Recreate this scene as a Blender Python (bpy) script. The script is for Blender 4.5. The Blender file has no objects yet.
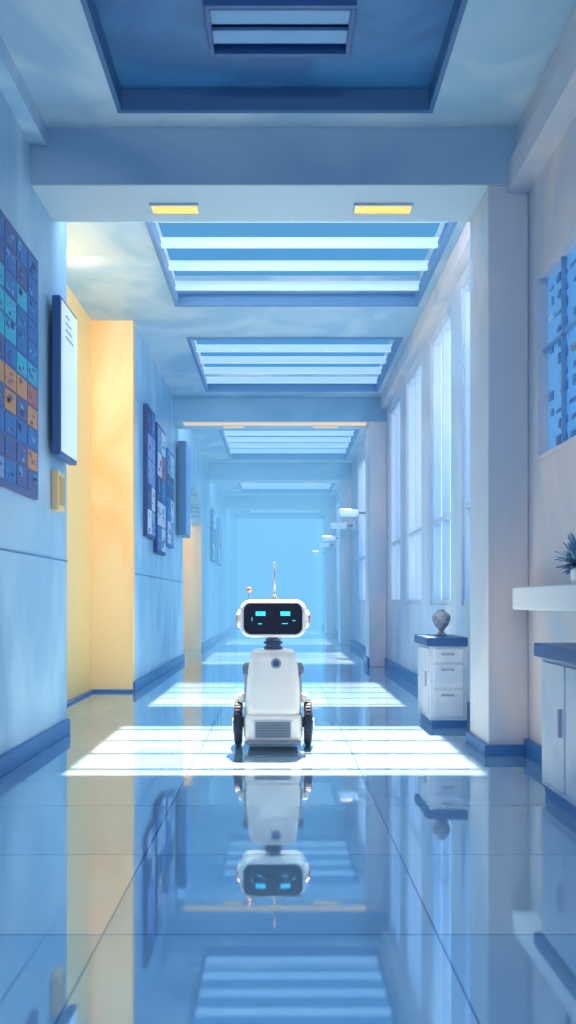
import bpy, bmesh, math, random
from mathutils import Vector, Matrix
random.seed(7)
S=bpy.context.scene
S.view_settings.view_transform='Standard'
S.view_settings.look='None'
COL=S.collection

def lin(c):
    r=[]
    for v in c:
        v=v/255.0
        r.append(v/12.92 if v<=0.04045 else ((v+0.055)/1.055)**2.4)
    return r
def mat(name,rgb,rough=0.5,metal=0.0,emit=None,es=0.0,mottle=None,mscale=1.2,coat=0.0,stretch=(1,1,1),spec=0.5):
    m=bpy.data.materials.new(name); m.use_nodes=True
    nt=m.node_tree; b=nt.nodes['Principled BSDF']
    c=lin(rgb)+[1]
    b.inputs['Base Color'].default_value=c
    b.inputs['Roughness'].default_value=rough
    b.inputs['Metallic'].default_value=metal
    b.inputs['Coat Weight'].default_value=coat
    b.inputs['Coat Roughness'].default_value=0.1
    b.inputs['Specular IOR Level'].default_value=spec
    if emit:
        b.inputs['Emission Color'].default_value=lin(emit)+[1]
        b.inputs['Emission Strength'].default_value=es
    if mottle:
        g=nt.nodes.new('ShaderNodeNewGeometry')
        mp=nt.nodes.new('ShaderNodeMapping'); mp.inputs['Scale'].default_value=stretch
        n=nt.nodes.new('ShaderNodeTexNoise'); n.inputs['Scale'].default_value=mscale
        n.inputs['Detail'].default_value=3; n.inputs['Distortion'].default_value=0.8
        r=nt.nodes.new('ShaderNodeValToRGB')
        r.color_ramp.elements[0].position=0.42; r.color_ramp.elements[0].color=c
        r.color_ramp.elements[1].position=0.58; r.color_ramp.elements[1].color=lin(mottle)+[1]
        nt.links.new(g.outputs['Position'],mp.inputs['Vector'])
        nt.links.new(mp.outputs['Vector'],n.inputs['Vector'])
        nt.links.new(n.outputs['Fac'],r.inputs['Fac'])
        nt.links.new(r.outputs['Color'],b.inputs['Base Color'])
    return m

M={}
M['wallL']=mat('wall_paint_blue',(138,182,214),0.28,mottle=(176,208,230),mscale=1.2,stretch=(1,1,.4))
M['wallR']=mat('wall_paint_lilac',(182,194,212),0.35,mottle=(220,210,212),mscale=1.0,stretch=(1,1,.4))
M['wallRf']=mat('wall_paint_pale_blue',(168,192,220),0.3,mottle=(206,212,226),mscale=.9,stretch=(1,1,.3))  # far right wall and window frames: shadier tone put into the colour
M['ceil']=mat('ceiling_paint',(152,188,214),0.55,mottle=(186,208,224),mscale=1.1)
M['beam']=mat('beam_paint',(118,162,198),0.5,mottle=(148,184,212),mscale=1.0,stretch=(.4,1,1))
M['beamu']=mat('beam_soffit_paint',(174,196,212),0.5)  # lighter copy of the beam paint; floor bounce put into the colour
M['warm']=mat('alcove_paint_warm',(255,200,134),0.5,mottle=(255,220,166),mscale=1.3,stretch=(1,1,.4))  # warm light on the alcove walls put into the colour
M['warmL']=mat('alcove_paint_cream',(255,216,148),0.5)  # brighter copy for the more strongly lit alcove back wall
M['navy']=mat('navy_paint',(44,92,150),0.4)
M['base']=mat('baseboard_blue',(66,124,184),0.35)
M['panel']=mat('ceiling_panel_blue',(34,98,152),0.5,mottle=(50,118,172),mscale=1.5)
M['panelrim']=mat('ceiling_panel_rim',(64,112,158),0.5)
M['white']=mat('white_shell',(255,249,243),0.28,coat=0.3)
M['offwhite']=mat('white_paint',(230,232,238),0.45)
M['grey']=mat('grey_plastic',(120,132,150),0.45)
M['dark']=mat('dark_rubber',(34,48,76),0.6)
M['rim']=mat('wheel_rim',(60,90,140),0.4,metal=0.2)
M['screen']=mat('face_glass',(10,26,54),0.25,spec=0.2)
M['cyan']=mat('cyan_led',(40,200,235),0.4,emit=(60,205,240),es=1.2)
M['copper']=mat('copper_cap',(214,140,110),0.35,metal=0.4)
M['gold']=mat('brass',(226,176,90),0.3,metal=0.6)
M['seam']=mat('seam_grey',(150,160,180),0.5)
M['lampwarm']=mat('warm_lamp',(255,200,100),0.4,emit=(255,200,100),es=.7)
M['strip']=mat('warm_strip',(230,180,130),0.4,emit=(235,180,125),es=.8)
M['led']=mat('light_batten',(215,230,242),0.4,emit=(180,216,242),es=0.4)  # emission added so skylight slats look lit; wall lamp diffusers share it
M['pane']=mat('frosted_pane',(190,222,245),0.2,emit=(186,226,252),es=0.95)  # daylight behind the right windows put in as pane emission
M['endglow']=mat('end_window_pane',(110,190,240),0.3,emit=(122,198,246),es=1.0)  # emission put in for the blue glow at the corridor's end
M['stone']=mat('vase_ceramic',(120,130,150),0.25,mottle=(160,165,180),mscale=14)
M['leaf']=mat('leaf_blue_green',(70,122,164),0.5,mottle=(110,160,194),mscale=12)
M['cab']=mat('cabinet_white',(206,216,230),0.4,mottle=(188,204,226),mscale=3)
M['groove']=mat('groove_blue',(96,140,186),0.6)
M['slat']=mat('vent_slat',(112,162,206),0.5)

# floor
m=bpy.data.materials.new('glossy_floor_tiles'); m.use_nodes=True
nt=m.node_tree; b=nt.nodes['Principled BSDF']
g=nt.nodes.new('ShaderNodeNewGeometry'); mp=nt.nodes.new('ShaderNodeMapping')
mp.inputs['Location'].default_value=(20.53,17.86-3.0+.0,0)
br=nt.nodes.new('ShaderNodeTexBrick'); br.offset=0.0; br.squash=1.0
br.inputs['Scale'].default_value=1.0
br.inputs['Brick Width'].default_value=1.0; br.inputs['Row Height'].default_value=0.75
br.inputs['Mortar Size'].default_value=0.0045; br.inputs['Mortar Smooth'].default_value=0.3
br.inputs['Color1'].default_value=lin((128,182,222))+[1]
br.inputs['Color2'].default_value=lin((168,206,232))+[1]
br.inputs['Mortar'].default_value=lin((84,140,190))+[1]
nt.links.new(g.outputs['Position'],mp.inputs['Vector']); nt.links.new(mp.outputs['Vector'],br.inputs['Vector'])
nt.links.new(br.outputs['Color'],b.inputs['Base Color'])
b.inputs['Roughness'].default_value=0.03; b.inputs['Metallic'].default_value=0.5
b.inputs['IOR'].default_value=2.2
M['floor']=m

def newobj(name,me,parent=None):
    o=bpy.data.objects.new(name,me); COL.objects.link(o)
    if parent: o.parent=parent
    return o
def empty(name,loc=(0,0,0)):
    e=bpy.data.objects.new(name,None); e.location=loc; e.empty_display_size=.1; COL.objects.link(e); return e
def boxes(name,L,mt,parent=None,bevel=0,seg=2,shear=0):
    """L: list of (x0,x1,y0,y1,z0,z1[,matindex])"""
    mts=mt if isinstance(mt,list) else [mt]
    bm=bmesh.new()
    for t in L:
        x0,x1,y0,y1,z0,z1=t[:6]; mi=t[6] if len(t)>6 else 0
        vs=[bm.verts.new((x,y+(z-z0)*shear,z)) for x in (x0,x1) for y in (y0,y1) for z in (z0,z1)]
        for f in ((0,1,3,2),(4,6,7,5),(0,4,5,1),(2,3,7,6),(0,2,6,4),(1,5,7,3)):
            fc=bm.faces.new([vs[i] for i in f]); fc.material_index=mi
    bmesh.ops.recalc_face_normals(bm,faces=bm.faces)
    me=bpy.data.meshes.new(name); bm.to_mesh(me); bm.free()
    for q in mts: me.materials.append(q)
    o=newobj(name,me,parent)
    if bevel:
        md=o.modifiers.new('bevel','BEVEL'); md.width=bevel; md.segments=seg; md.limit_method='ANGLE'
        for p in me.polygons: p.use_smooth=True
        me.update()
        w=o.modifiers.new('wn','WEIGHTED_NORMAL'); w.keep_sharp=True
    return o
def cyl(name,loc,r,h,mt,axis='Z',parent=None,seg=40,bevel=0,r2=None):
    bm=bmesh.new()
    bmesh.ops.create_cone(bm,cap_ends=True,segments=seg,radius1=r,radius2=r if r2 is None else r2,depth=h)
    if axis=='X': bmesh.ops.rotate(bm,verts=bm.verts,matrix=Matrix.Rotation(math.pi/2,3,'Y'))
    if axis=='Y': bmesh.ops.rotate(bm,verts=bm.verts,matrix=Matrix.Rotation(math.pi/2,3,'X'))
    bmesh.ops.translate(bm,verts=bm.verts,vec=loc)
    me=bpy.data.meshes.new(name); bm.to_mesh(me); bm.free(); me.materials.append(mt)
    for p in me.polygons: p.use_smooth=len(p.vertices)==4
    o=newobj(name,me,parent)
    if bevel:
        md=o.modifiers.new('bevel','BEVEL'); md.width=bevel; md.segments=3; md.limit_method='ANGLE'
    return o
def sphere(name,loc,r,mt,parent=None,sc=(1,1,1)):
    bm=bmesh.new(); bmesh.ops.create_uvsphere(bm,u_segments=24,v_segments=14,radius=r)
    bmesh.ops.scale(bm,vec=sc,verts=bm.verts); bmesh.ops.translate(bm,verts=bm.verts,vec=loc)
    me=bpy.data.meshes.new(name); bm.to_mesh(me); bm.free(); me.materials.append(mt)
    for p in me.polygons: p.use_smooth=True
    return newobj(name,me,parent)
def lathe(name,prof,loc,mt,parent=None,seg=40):
    bm=bmesh.new(); rings=[]
    for r,z in prof:
        rings.append([bm.verts.new((r*math.cos(2*math.pi*i/seg),r*math.sin(2*math.pi*i/seg),z)) for i in range(seg)])
    for a,b2 in zip(rings,rings[1:]):
        for i in range(seg): bm.faces.new((a[i],a[(i+1)%seg],b2[(i+1)%seg],b2[i]))
    bm.faces.new(rings[0]); bm.faces.new(rings[-1])
    bmesh.ops.recalc_face_normals(bm,faces=bm.faces)
    me=bpy.data.meshes.new(name); bm.to_mesh(me); bm.free(); me.materials.append(mt)
    for p in me.polygons: p.use_smooth=True
    o=newobj(name,me,parent); o.location=loc
    return o
def loft(name,secs,mt,parent=None,n=56,yc=0.0,pw=5.0):
    bm=bmesh.new(); rings=[]
    for s in secs:
        z,hx,hy,yo=s
        ring=[]
        for i in range(n):
            t=2*math.pi*i/n; c,si=math.cos(t),math.sin(t)
            x=hx*math.copysign(abs(c)**(2/pw),c); y=hy*math.copysign(abs(si)**(2/pw),si)
            ring.append(bm.verts.new((x,yc+yo+y,z)))
        rings.append(ring)
    for a,b2 in zip(rings,rings[1:]):
        for i in range(n): bm.faces.new((a[i],a[(i+1)%n],b2[(i+1)%n],b2[i]))
    bm.faces.new(rings[0]); bm.faces.new(rings[-1])
    bmesh.ops.recalc_face_normals(bm,faces=bm.faces)
    me=bpy.data.meshes.new(name); bm.to_mesh(me); bm.free(); me.materials.append(mt)
    for p in me.polygons: p.use_smooth=len(p.vertices)==4
    return newobj(name,me,parent)

H=4.04; XL=-1.6; XR=1.6; YB=-3.0; YE=30.0
TOP=4.34
# ---------------- room shell
boxes('floor',[(-2.4,1.9,YB,YE+.3,-.15,0)],M['floor'])
SKX0,SKX1=-1.08,1.42
SK=[(6.3,8.24),(9.25,11.6),(14.2,17.2),(19.6,22.6),(25,28.4)]
cl=[]
RX0,RX1,RY0,RY1=-1.01,0.95,1.2,4.98
cl+= [(-2.4,1.9,YB,RY0,H,TOP),(-2.4,RX0,RY0,RY1,H,TOP),(RX1,1.9,RY0,RY1,H,TOP),(-2.4,1.9,RY1,SK[0][0],H,TOP)]
for i,(a,b_) in enumerate(SK):
    cl+=[(-2.4,SKX0,a,b_,H,TOP),(SKX1,1.9,a,b_,H,TOP)]
    nx=SK[i+1][0] if i+1<len(SK) else YE+.3
    cl+=[(-2.4,1.9,b_,nx,H,TOP)]
boxes('ceiling',cl,M['ceil'])
boxes('trim_1',[(RX0,RX1,RY0,RY1,H+.12,H+.3,0),
   (RX0,RX1,RY1-.035,RY1,H-.01,H+.12,1),(RX0,RX0+.03,RY0,RY1-.035,H-.01,H+.12,1),(RX1-.03,RX1,RY0,RY1-.035,H-.01,H+.12,1)],[M['panel'],M['panelrim']])
v=empty('ceiling_vent',(0,4.36,H+.06))
fr=[(-.40,.40,-.20,-.17,-.01,.06),(-.40,.40,.17,.20,-.01,.06),(-.40,-.37,-.17,.17,-.01,.06),(.37,.40,-.17,.17,-.01,.06)]
boxes('frame',fr,M['navy'],v,bevel=.004)
boxes('slats',[(-.37,.37,-.14+i*.15,-.04+i*.15,.01,.03) for i in range(2)],M['slat'],v)
boxes('duct',[(-.37,.37,-.17,.17,.045,.06)],M['navy'],v)
for k,(a,b_) in enumerate(SK):
    L=[]; p=.48 if k<2 else .6
    nn=int((b_-a)/p)
    for i in range(nn+1):
        yy=a+.2+i*p
        if yy+.12<b_: L.append((SKX0,SKX1,yy,yy+.05,H+.05,H+.145))
    boxes('trim_%d'%(k+2),L,M['led'],shear=.44)  # skylight slats, no lamps: glow added to look white from below
    e=.04
    boxes('window_%d'%(20+k),[(SKX0-.0,SKX0+e,a,b_,H-.02,H+.1),(SKX1-e,SKX1,a,b_,H-.02,H+.1),(SKX0+e,SKX1-e,b_-e,b_,H-.02,H+.1),(SKX0+e,SKX1-e,a,a+e,H-.02,H+.1)],M['groove'])
# walls
A1=(6.0,8.7); A2=(13.2,16.3)
wl=[(XL-.2,XL,YB,A1[0],0,H),(XL-.2,XL,A1[1]+.12,A2[0],0,H),(XL-.2,XL,A2[1]+.12,YE,0,H)]
nA=28
for i in range(nA):
    t0=A2[0]+(A2[1]-A2[0])*i/nA; t1=A2[0]+(A2[1]-A2[0])*(i+1)/nA
    u=((i+.5)/nA-.5)*2
    zb=2.35+.75*math.sqrt(max(0,1-u*u))
    wl.append((XL-.2,XL,t0,t1,zb,H))
boxes('wall_left',wl,M['wallL'])
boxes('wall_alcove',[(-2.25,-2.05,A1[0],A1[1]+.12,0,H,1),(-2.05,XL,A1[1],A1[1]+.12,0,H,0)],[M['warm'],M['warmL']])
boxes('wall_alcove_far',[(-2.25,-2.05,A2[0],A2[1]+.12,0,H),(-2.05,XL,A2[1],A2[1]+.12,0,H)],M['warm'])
wins=[(6.25,7.05),(7.5,8.5),(9.05,10.15),(10.65,11.7),(13.1,14.4),(15.0,16.4),(18.9,20.4),(21.1,22.8),(24.6,26.6)]
WZ0,WZ1=.95,3.75
near=(3.2,4.96,1.86,3.0)
wr=[(XR,XR+.2,YB,near[0],0,H),(XR,XR+.2,near[0],near[1],0,near[2]),(XR,XR+.2,near[0],near[1],near[3],H),(XR,XR+.2,near[1],5.4,0,H)]
y=5.4
for a,b_ in wins:
    wr+=[(XR,XR+.2,y,a,0,H,1),(XR,XR+.2,a,b_,0,WZ0,1),(XR,XR+.2,a,b_,WZ1,H,1)]
    y=b_
wr.append((XR,XR+.2,y,YE,0,H,1))
boxes('wall_right',wr,[M['wallR'],M['wallRf']])
for i,(a,b_) in enumerate(wins):
    w=empty('window_%d'%(i+1),(XR+.06,(a+b_)/2,(WZ0+WZ1)/2))
    d=(b_-a)/2; h=(WZ1-WZ0)/2; f=.05
    boxes('frame',[(-.04,.04,-d,-d+f,-h,h),(-.04,.04,d-f,d,-h,h),(-.04,.04,-d+f,d-f,-h,-h+f),(-.04,.04,-d+f,d-f,h-f,h),(-.035,.035,-.02,.02,-h+f,h-f),(-.03,.03,-d+f,d-f,-.55,-.51)],M['wallRf'],w)
    boxes('pane',[(.05,.06,-d,d,-h,h)],M['pane'],w)
w=empty('window_12',(XR+.05,(near[0]+near[1])/2,(near[2]+near[3])/2))
d=(near[1]-near[0])/2; h=(near[3]-near[2])/2
boxes('frame',[(-.06,.02,-d,-d+.025,-h,h),(-.06,.02,d-.025,d,-h,h),(-.06,.02,-d+.025,d-.025,-h,-h+.025),(-.06,.02,-d+.025,d-.025,h-.025,h)],M['wallR'],w)
mg=mat('window_blue_glass',(70,140,205),0.1,emit=(92,158,215),es=.5)
boxes('pane',[(.0,.01,-d,d,-h,h)],mg,w)
ms=mat('shelf_blue',(84,144,205),.4); mc=mat('cell_light',(130,178,215),.4,emit=(140,190,225),es=.2)
L=[]
for i in range(14):
    for j in range(11):
        if random.random()<.7:
            yy=-d+.06+i*.12; zz=-h+.06+j*.096
            L.append((-.006,.0,yy,yy+random.uniform(.02,.09),zz,zz+random.uniform(.015,.06),random.choice([0,0,0,1,0,1,0,2])))
boxes('shelf_items',L,[ms,mc,M['seam']],w)
boxes('mullion',[(-.03,.0,d-.36,d-.348,-h+.025,h-.025),(-.03,0,-d+.025,d-.025,.1,.112)],M['slat'],w)
boxes('wall_back',[(-2.25,-1.45,YB-.15,YB,0,H),(1.45,1.8,YB-.15,YB,0,H),(-1.45,1.45,YB-.15,YB,3.7,H)],M['wallL'])
boxes('wall_end',[(-2.25,-1.5,YE,YE+.2,0,H),(1.5,1.8,YE,YE+.2,0,H),(-1.5,1.5,YE,YE+.2,3.7,H)],M['endglow'])  # end wall emits too, standing in for the far blue glow
w=empty('window_13',(0,YE+.1,1.85))
boxes('pane',[(-1.5,1.5,-.09,-.07,-1.85,1.85)],M['endglow'],w)  # glowing sheet added for the bright far end
BY=[5.15,12.0,17.8,23.4]
for i,yb in enumerate(BY):
    boxes('trim_beam' if i==0 else 'trim_beam.%03d'%i,[(XL,XR,yb,yb+.5,H-.36,H,0),(XL,XR,yb+.002,yb+.498,H-.37,H-.36,1)],[M['beam'],M['beamu']])
    boxes('trim_pilaster' if i==0 else 'trim_pilaster.%03d'%i,[(1.34,XR,yb,yb+.5,.0,H-.37)],M['wallR'],bevel=.01)
    for (a,b_) in ((-.87,-.56),(.51,.89)):
        l=empty('recessed_ceiling_lamp',((a+b_)/2,yb+.3,H-.37)); hw=(b_-a)/2
        boxes('diffuser',[(-hw,hw,-.055,.055,-.012,-.001)],M['lampwarm'],l)
        boxes('bezel',[(-hw-.012,-hw,-.067,.067,-.015,0),(hw,hw+.012,-.067,.067,-.015,0),(-hw,hw,-.067,-.055,-.015,0),(-hw,hw,.055,.067,-.015,0)],M['beamu'],l)
boxes('trim_warm_strip',[(-1.45,1.3,12.02,12.18,H-.385,H-.37)],M['strip'])
boxes('trim_cornice',[(1.46,XR,YB,5.15,3.62,3.8,0),(1.52,XR,YB,5.15,3.8,H,0),(1.5,XR,5.65,12,3.86,H,0),(XL,-1.5,YB,5.15,3.92,H,1)],[M['wallR'],M['wallL']])
boxes('baseboard_left',[(XL,XL+.03,YB,A1[0],0,.11),(XL,XL+.03,A1[1],A2[0],0,.11),(XL,XL+.03,A2[1],YE,0,.11),(-2.05,XL,A1[1]-.03,A1[1],0,.03),(-2.05,-2.02,A1[0],A1[1]-.03,0,.03)],M['base'],bevel=.006)
boxes('baseboard_right',[(XR-.03,XR,YB,5.15,0,.11),(1.31,XR,5.12,5.15,0,.07),(1.31,1.34,5.15,5.65,0,.07),(XR-.03,XR,5.65,12,0,.13),(XR-.03,XR,12.5,17.8,0,.13),(1.31,1.34,12,12.5,0,.13),(XR-.03,XR,18.3,YE,0,.13)],M['base'])
boxes('trim_wall_groove',[(XL,XL+.006,YB,A1[0],1.285,1.297),(XL,XL+.006,A1[1]+.12,A2[0],1.285,1.297),(XL,XL+.006,3.9,3.91,.13,1.285)],M['groove'])
boxes('wall_shelf',[(1.45,XR,2.9,5.0,.94,1.08)],M['offwhite'],bevel=.012)

# ---------------- left wall objects
def col(rgb): return mat('poster_ink_%d_%d_%d'%rgb,rgb,.5)
pal={'v':col((86,100,156)),'b':col((56,116,186)),'c':col((60,180,210)),'o':col((206,150,104)),'r':col((176,112,118)),'n':col((48,72,128)),'l':col((130,160,208)),'w':col((206,216,232))}
keys=list(pal); mats=[pal[k] for k in keys]
def wall_poster(name,y0,y1,z0,z1,rows,ncol,thick=.03,frame='v',x=XL,det='vbclnv'):
    e=empty(name,(x,(y0+y1)/2,(z0+z1)/2)); d=(y1-y0)/2; h=(z1-z0)/2
    boxes('board',[(0,thick,-d,d,-h,h)],pal[frame],e,bevel=.004)
    L=[]; nr=len(rows); cw=2*(d-.03)/ncol; ch=2*(h-.03)/nr
    for r,row in enumerate(rows):
        for c in range(ncol):
            k=random.choice(row)
            a=-d+.03+c*cw; zt=h-.03-r*ch
            L.append((thick,thick+.004,a+.008,a+cw-.008,zt-ch+.01,zt-.008,keys.index(k)))
            for q in range(4):
                aa=a+.02+random.random()*cw*.5; zz=zt-ch+.02+random.random()*ch*.6
                L.append((thick+.004,thick+.006,aa,aa+cw*random.uniform(.08,.3),zz,zz+ch*random.uniform(.05,.25),keys.index(random.choice(det if k not in 'or' else 'orvr'))))
    boxes('print',L,mats,e)
    return e
wall_poster('wall_poster',3.9,5.20,1.65,3.2,['vb','vbr','bcb','cbc','ccb','bcv','oro','ovo','oob','vbo','vbl'],6)
def display(name,y0,y1,z0,z1,x0,x1,face):
    e=empty(name,(x0,(y0+y1)/2,(z0+z1)/2)); d=(y1-y0)/2; h=(z1-z0)/2; t=x1-x0
    boxes('casing',[(.03,t,-d,d,-h,h)],M['navy'],e,bevel=.008)
    boxes('bracket',[(0,.03,-d*.5,d*.5,-h*.4,h*.4)],M['grey'],e)
    boxes('screen',[(t,t+.006,-d+.02,d-.02,-h+.03,h-.03)],face,e)
    L=[(t+.006,t+.009,-d*.5,d*random.uniform(-.2,.4),h*(.8-.09*i),h*(.8-.09*i)+.012,i%2) for i in range(4)]
    boxes('graphics',L,[pal['l'],pal['l']],e)
    return e
fw=mat('display_glow',(225,235,245),.3,emit=(215,230,245),es=.3)
fb=mat('display_blue',(70,120,190),.3,emit=(70,130,200),es=.2)
o=display('wall_display',5.50,5.95,2.0,3.1,XL,XL+.09,fw)
o=display('wall_display.001',12.3,12.95,2.0,3.45,XL,XL+.15,fb)
e=empty('wall_control_box',(XL,5.68,1.77))
boxes('body',[(0,.05,-.09,.09,-.14,.14)],mat('control_box_warm',(235,200,150),.5),e,bevel=.008)
boxes('face',[(.05,.056,-.06,.06,-.1,.1),(.056,.06,-.03,.03,.02,.07)],M['gold'],e)
wall_poster('wall_poster.001',9.35,9.95,1.75,3.3,['nb','wl','nl','wn','lw'],2,.05,'n')
wall_poster('wall_poster.002',10.1,10.85,1.6,3.25,['wl','rw','nb','lw','wb'],2,.05,'n')
wall_poster('wall_poster.003',11.0,11.7,1.75,3.1,['lw','nr','bw','lw'],2,.05,'b')
wall_poster('wall_poster.004',18.4,19.4,1.9,3.1,['lw','nb','bw'],2,.05,'n')
wall_poster('wall_poster.005',20.2,21.2,1.9,3.1,['lw','ob','bw'],2,.05,'b')

# ---------------- cabinets
def cabinet(name,x0,x1,y0,y1,ht):
    e=empty(name,((x0+x1)/2,(y0+y1)/2,0)); a=(x1-x0)/2; d=(y1-y0)/2
    boxes('carcass',[(-a+.02,a,-d+.02,d-.02,.06,ht-.07)],M['cab'],e,bevel=.006)
    boxes('plinth',[(-a+.035,a,-d+.035,d-.035,0,.06)],M['base'],e)
    boxes('top',[(-a-.012,a,-d-.01,d+.01,ht-.07,ht)],M['navy'],e,bevel=.008)
    L=[];K=[]
    zs=[(.09,.30),(.32,.50),(.52,ht-.09)]
    for z0,z1 in zs:
        L.append((-a+.05,a-.03,-d+.008,-d+.02,z0,z1))
        K.append((-.05,.05,-d-.004,-d+.008,z1-.05,z1-.035))
    n=2 if d>.3 else 1
    for i in range(n):
        s=-d+.05+i*(2*d-.1)/n
        L.append((-a+.008,-a+.02,s+.01,s+(2*d-.1)/n-.01,.09,ht-.09))
        K.append((-a-.006,-a+.008,s+.04,s+.055,ht*.45,ht*.62))
    boxes('drawer_fronts',L,M['cab'],e,bevel=.004)
    boxes('handles',K,M['seam'],e)
    return e
cabinet('storage_cabinet',1.32,1.568,3.35,4.12,.78)
cabinet('storage_cabinet.001',1.15,1.46,6.22,6.78,.71)
lathe('vase',[(.04,0),(.045,.01),(.03,.022),(.018,.035),(.028,.055),(.055,.085),(.072,.125),(.074,.15),(.062,.178),(.04,.195),(.028,.2),(.032,.212),(.026,.212),(.022,.19)],(1.3,6.45,.712),M['stone'])

# plant
pl=empty('potted_plant',(1.52,4.02,1.08))
lathe('pot',[(.05,0),(.06,.08),(.065,.09),(.058,.09),(.052,.075)],(0,0,0),M['offwhite'],pl)
bm=bmesh.new()
for i in range(120):
    az=random.uniform(0,2*math.pi); el=random.uniform(.2,1.5); Ln=random.uniform(.12,.27)*(.6 if el<.6 else 1)
    w_=random.uniform(.016,.03)
    dirv=Vector((math.cos(az)*math.cos(el)*.9,math.sin(az)*math.cos(el),math.sin(el)))
    if dirv.x>0.15: dirv.x*=.2
    side=dirv.cross(Vector((0,0,1))); side.normalize()
    prev=None
    for k in range(7):
        t=k/6
        c=Vector((0,0,.07))+dirv*Ln*t+Vector((0,0,-.05*t*t))
        ww=w_*math.sin(math.pi*min(.98,t*.9+.1))
        a=bm.verts.new(c+side*ww+Vector((0,0,.006))); m_=bm.verts.new(c); b2=bm.verts.new(c-side*ww+Vector((0,0,.006)))
        if prev:
            bm.faces.new((prev[0],a,m_,prev[1])); bm.faces.new((prev[1],m_,b2,prev[2]))
        prev=(a,m_,b2)
me=bpy.data.meshes.new('leaves'); bm.to_mesh(me); bm.free(); me.materials.append(M['leaf'])
newobj('leaves',me,pl)

for i,yw in enumerate([14.7,17.2,20.75,23.15,27.2]):
    e=empty('wall_lamp' if i==0 else 'wall_lamp.%03d'%i,(XR,yw,2.6))
    boxes('wall_plate',[(-.03,0,-.1,.1,-.1,.1)],M['offwhite'],e,bevel=.006)
    boxes('arm',[(-.3,-.03,-.025,.025,-.02,.02)],M['grey'],e)
    boxes('head',[(-.52,-.16,-.13,.13,-.05,.06)],M['white'],e,bevel=.03,seg=3)
    boxes('diffuser',[(-.48,-.2,-.1,.1,-.06,-.05)],M['led'],e)

# ---------------- robot
R=empty('robot',(-.047,5.5,0))
W=M['white']
loft('lower_body',[(.05,.17,.15,0),(.06,.19,.17,0),(.09,.2,.18,0),(.2,.2,.18,0),(.225,.195,.175,0),(.235,.186,.165,0)],W,R)
loft('torso',[(.232,.182,.162,0),(.245,.19,.17,0),(.3,.19,.17,0),(.45,.18,.155,.005),(.58,.165,.135,.01),(.63,.157,.125,.01),(.652,.145,.11,.01),(.662,.11,.08,.01)],W,R,pw=4.6)
boxes('chassis',[(-.17,.17,-.14,.14,.025,.055)],M['dark'],R,bevel=.01)
boxes('grille_frame',[(-.13,.13,-.193,-.17,.075,.2)],M['offwhite'],R,bevel=.008)
boxes('grille_back',[(-.118,.118,-.195,-.19,.085,.19)],M['seam'],R)
boxes('grille_slats',[(-.112,.112,-.2,-.194,.092+i*.018,.1+i*.018) for i in range(6)],M['grey'],R)
boxes('bumper',[(-.19,.19,-.2,-.15,.04,.062)],M['seam'],R,bevel=.008)
cyl('chest_ring',(.02,-.135,.575),.034,.03,M['seam'],'Y',R,bevel=.004)
cyl('chest_lens',(.02,-.152,.575),.02,.012,M['rim'],'Y',R)
boxes('side_panel_left',[(-.196,-.165,-.08,.08,.3,.5)],M['seam'],R,bevel=.012)
boxes('side_panel_right',[(.165,.196,-.08,.08,.3,.5)],M['seam'],R,bevel=.012)
for s in (-1,1):
    cyl('shoulder_%s'%('left' if s<0 else 'right'),(s*.175,0,.52),.05,.05,M['grey'],'X',R,bevel=.008)
    cyl('shoulder_cap_%s'%('left' if s<0 else 'right'),(s*.2,0,.52),.035,.015,M['rim'],'X',R,bevel=.004)
    boxes('fender_%s'%('left' if s<0 else 'right'),[(s*.215-.025,s*.215+.025,-.06,.06,.30,.36)],W,R,bevel=.014)
    nm='left' if s<0 else 'right'
    wx=s*.238
    cyl('tire_'+nm,(wx,0,.16),.153,.05,M['dark'],'X',R,seg=48,bevel=.014)
    cyl('rim_'+nm,(wx+s*.018,0,.16),.09,.03,M['rim'],'X',R,bevel=.008)
    cyl('hub_'+nm,(wx+s*.028,0,.16),.03,.03,W,'X',R,bevel=.006)
    cyl('axle_'+nm,(s*.2,0,.16),.035,.06,M['grey'],'X',R)
    bm=bmesh.new()
    for i in range(36):
        t=2*math.pi*i/36
        r=bmesh.ops.create_cube(bm,size=1)
        mt_=Matrix.Translation((wx,math.cos(t)*.152,.16+math.sin(t)*.152))@Matrix.Rotation(t,4,'X')@Matrix.Diagonal((.034,.01,.014,1))
        bmesh.ops.transform(bm,matrix=mt_,verts=r['verts'])
    me=bpy.data.meshes.new('tread'); bm.to_mesh(me); bm.free(); me.materials.append(M['dark']); newobj('tread_'+nm,me,R)
for i in range(4):
    cyl('neck_ring_%d'%i,(0,.01,.672+i*.018),.066-(i%2)*.014,.016,M['grey'] if i%2 else M['rim'],'Z',R,bevel=.004)
sphere('neck_ball',(0,.01,.738),.036,M['grey'],R)
boxes('head',[(-.225,.225,-.14,.14,.745,1.003)],W,R,bevel=.075,seg=8)
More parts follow.
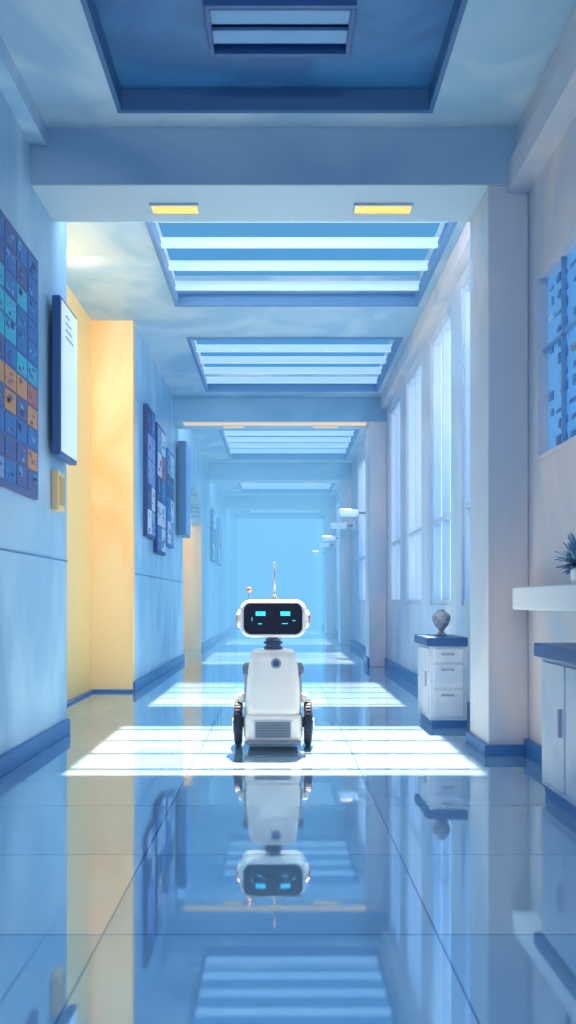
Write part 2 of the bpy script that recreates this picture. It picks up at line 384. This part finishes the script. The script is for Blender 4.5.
def rrect(name,hx,hz,r,y0,y1,zc,mt,parent):
    bm=bmesh.new(); vs=[]
    for cx,cz,a0 in ((hx-r,hz-r,0),(-hx+r,hz-r,90),(-hx+r,-hz+r,180),(hx-r,-hz+r,270)):
        for k in range(9):
            a=math.radians(a0+k*90/8); vs.append((cx+r*math.cos(a),cz+r*math.sin(a)))
    A=[bm.verts.new((x,y0,zc+z)) for x,z in vs]; B=[bm.verts.new((x,y1,zc+z)) for x,z in vs]
    n=len(vs); bm.faces.new(A); bm.faces.new(B)
    for i in range(n): bm.faces.new((A[i],A[(i+1)%n],B[(i+1)%n],B[i]))
    bmesh.ops.recalc_face_normals(bm,faces=bm.faces)
    me=bpy.data.meshes.new(name); bm.to_mesh(me); bm.free(); me.materials.append(mt)
    o=newobj(name,me,parent); md=o.modifiers.new('b','BEVEL'); md.width=.006; md.segments=2; md.limit_method='ANGLE'; md.angle_limit=math.radians(50)
    return o
rrect('face_bezel',.207,.115,.06,-.15,-.1,.874,M['offwhite'],R)
rrect('face_screen',.196,.104,.052,-.158,-.1,.874,M['screen'],R)
boxes('eyes',[(-.115,-.05,-.163,-.157,.895,.924),(.05,.115,-.163,-.157,.895,.924)],M['cyan'],R,bevel=.002)
boxes('screen_marks',[(-.1,-.075,-.162,-.157,.838,.844),(.06,.1,-.162,-.157,.84,.845),(-.142,-.138,-.162,-.157,.86,.885),(.13,.15,-.162,-.157,.86,.865)],M['cyan'],R)
for s in (-1,1):
    nm='left' if s<0 else 'right'
    cyl('ear_'+nm,(s*.228,0,.87),.062,.03,W,'X',R,bevel=.008)
    cyl('ear_cap_'+nm,(s*.243,0,.87),.045,.02,M['copper'],'X',R,bevel=.006)
cyl('antenna_base',(.01,0,1.008),.02,.025,M['grey'],'Z',R,bevel=.004)
cyl('antenna_coil',(.01,0,1.04),.006,.05,M['gold'],'Z',R)
cyl('antenna_rod',(.01,0,1.15),.0035,.2,M['gold'],'Z',R,seg=12)
sphere('antenna_tip',(.01,0,1.25),.007,M['gold'],R)
cyl('small_antenna_rod',(-.165,0,1.02),.004,.09,M['grey'],'Z',R,seg=12)
sphere('small_antenna_ball',(-.165,0,1.07),.018,M['copper'],R)

# ---------------- haze in the far corridor, its light put in as emission
hz=boxes('haze',[(-1.42,1.06,9.5,YE-.1,.14,H-.45)],M['white'])
hm=bpy.data.materials.new('air_haze'); hm.use_nodes=True; nt=hm.node_tree; nt.nodes.clear()
out=nt.nodes.new('ShaderNodeOutputMaterial'); ab=nt.nodes.new('ShaderNodeVolumeAbsorption'); em=nt.nodes.new('ShaderNodeEmission'); ad=nt.nodes.new('ShaderNodeAddShader')
den=.1
ab.inputs['Color'].default_value=(0,0,0,1); ab.inputs['Density'].default_value=den
em.inputs['Color'].default_value=lin((124,198,245))+[1]; em.inputs['Strength'].default_value=den
nt.links.new(ab.outputs[0],ad.inputs[0]); nt.links.new(em.outputs[0],ad.inputs[1]); nt.links.new(ad.outputs[0],out.inputs['Volume'])
hz.data.materials.clear(); hz.data.materials.append(hm)

# ---------------- sky
wd=bpy.data.worlds.new('sky'); S.world=wd; wd.use_nodes=True; nt=wd.node_tree
bg=nt.nodes['Background']
tc=nt.nodes.new('ShaderNodeTexCoord'); sp=nt.nodes.new('ShaderNodeSeparateXYZ'); rp=nt.nodes.new('ShaderNodeValToRGB')
nt.links.new(tc.outputs['Generated'],sp.inputs[0]); nt.links.new(sp.outputs['Z'],rp.inputs['Fac']); nt.links.new(rp.outputs['Color'],bg.inputs['Color'])
e0=rp.color_ramp.elements[0]; e0.position=0.0; e0.color=(1.3,1.4,1.45,1)
e1=rp.color_ramp.elements[1]; e1.position=1.0; e1.color=lin((115,182,230))+[1]
x=rp.color_ramp.elements.new(0.12); x.color=(1.3,1.42,1.5,1)
x=rp.color_ramp.elements.new(0.2); x.color=lin((76,152,214))+[1]
def light(name,typ,loc,dirv,energy,color,**k):
    l=bpy.data.lights.new(name,typ); l.energy=energy; l.color=color
    for a,v_ in k.items(): setattr(l,a,v_)
    o=bpy.data.objects.new(name,l); COL.objects.link(o); o.location=loc
    o.rotation_euler=Vector(dirv).to_track_quat('-Z','Y').to_euler(); return o
light('sun','SUN',(0,10,12),(-.05,-.44,-1),31.0,(1,.73,.50),angle=math.radians(.8))
light('ceiling_light','AREA',(0,-.4,3.95),(0,.45,-1),120,(1,.96,.92),shape='RECTANGLE',size=2.2,size_y=1.4)  # unseen fill behind the camera, added to brighten the near part
for i,yb in enumerate(BY):
    light('cove_light','AREA',(0,yb+.54,3.86),(0,1,-.35),38,(.86,.94,1),shape='RECTANGLE',size=2.6,size_y=.25)  # unseen fill added on the back of each beam
light('alcove_lamp','AREA',(-1.82,6.9,3.95),(0,.5,-1),36,(1,.88,.7),shape='RECTANGLE',size=.35,size_y=1.2)  # added fill, brightens the warm alcove walls
light('alcove_lamp.001','AREA',(-1.85,14.4,3.95),(0,.5,-1),100,(1,.76,.46),shape='RECTANGLE',size=.35,size_y=1.2)  # second added fill, for the far alcove

# ---------------- camera
cd=bpy.data.cameras.new('camera'); cam=bpy.data.objects.new('camera',cd); COL.objects.link(cam)
cam.location=(0,0,1.0); cam.rotation_euler=(math.pi/2,0,0)
cd.sensor_fit='VERTICAL'; cd.sensor_height=36; cd.lens=36*800/1024
cd.shift_x=8/1024; cd.shift_y=88/1024; cd.clip_start=.02
S.camera=cam
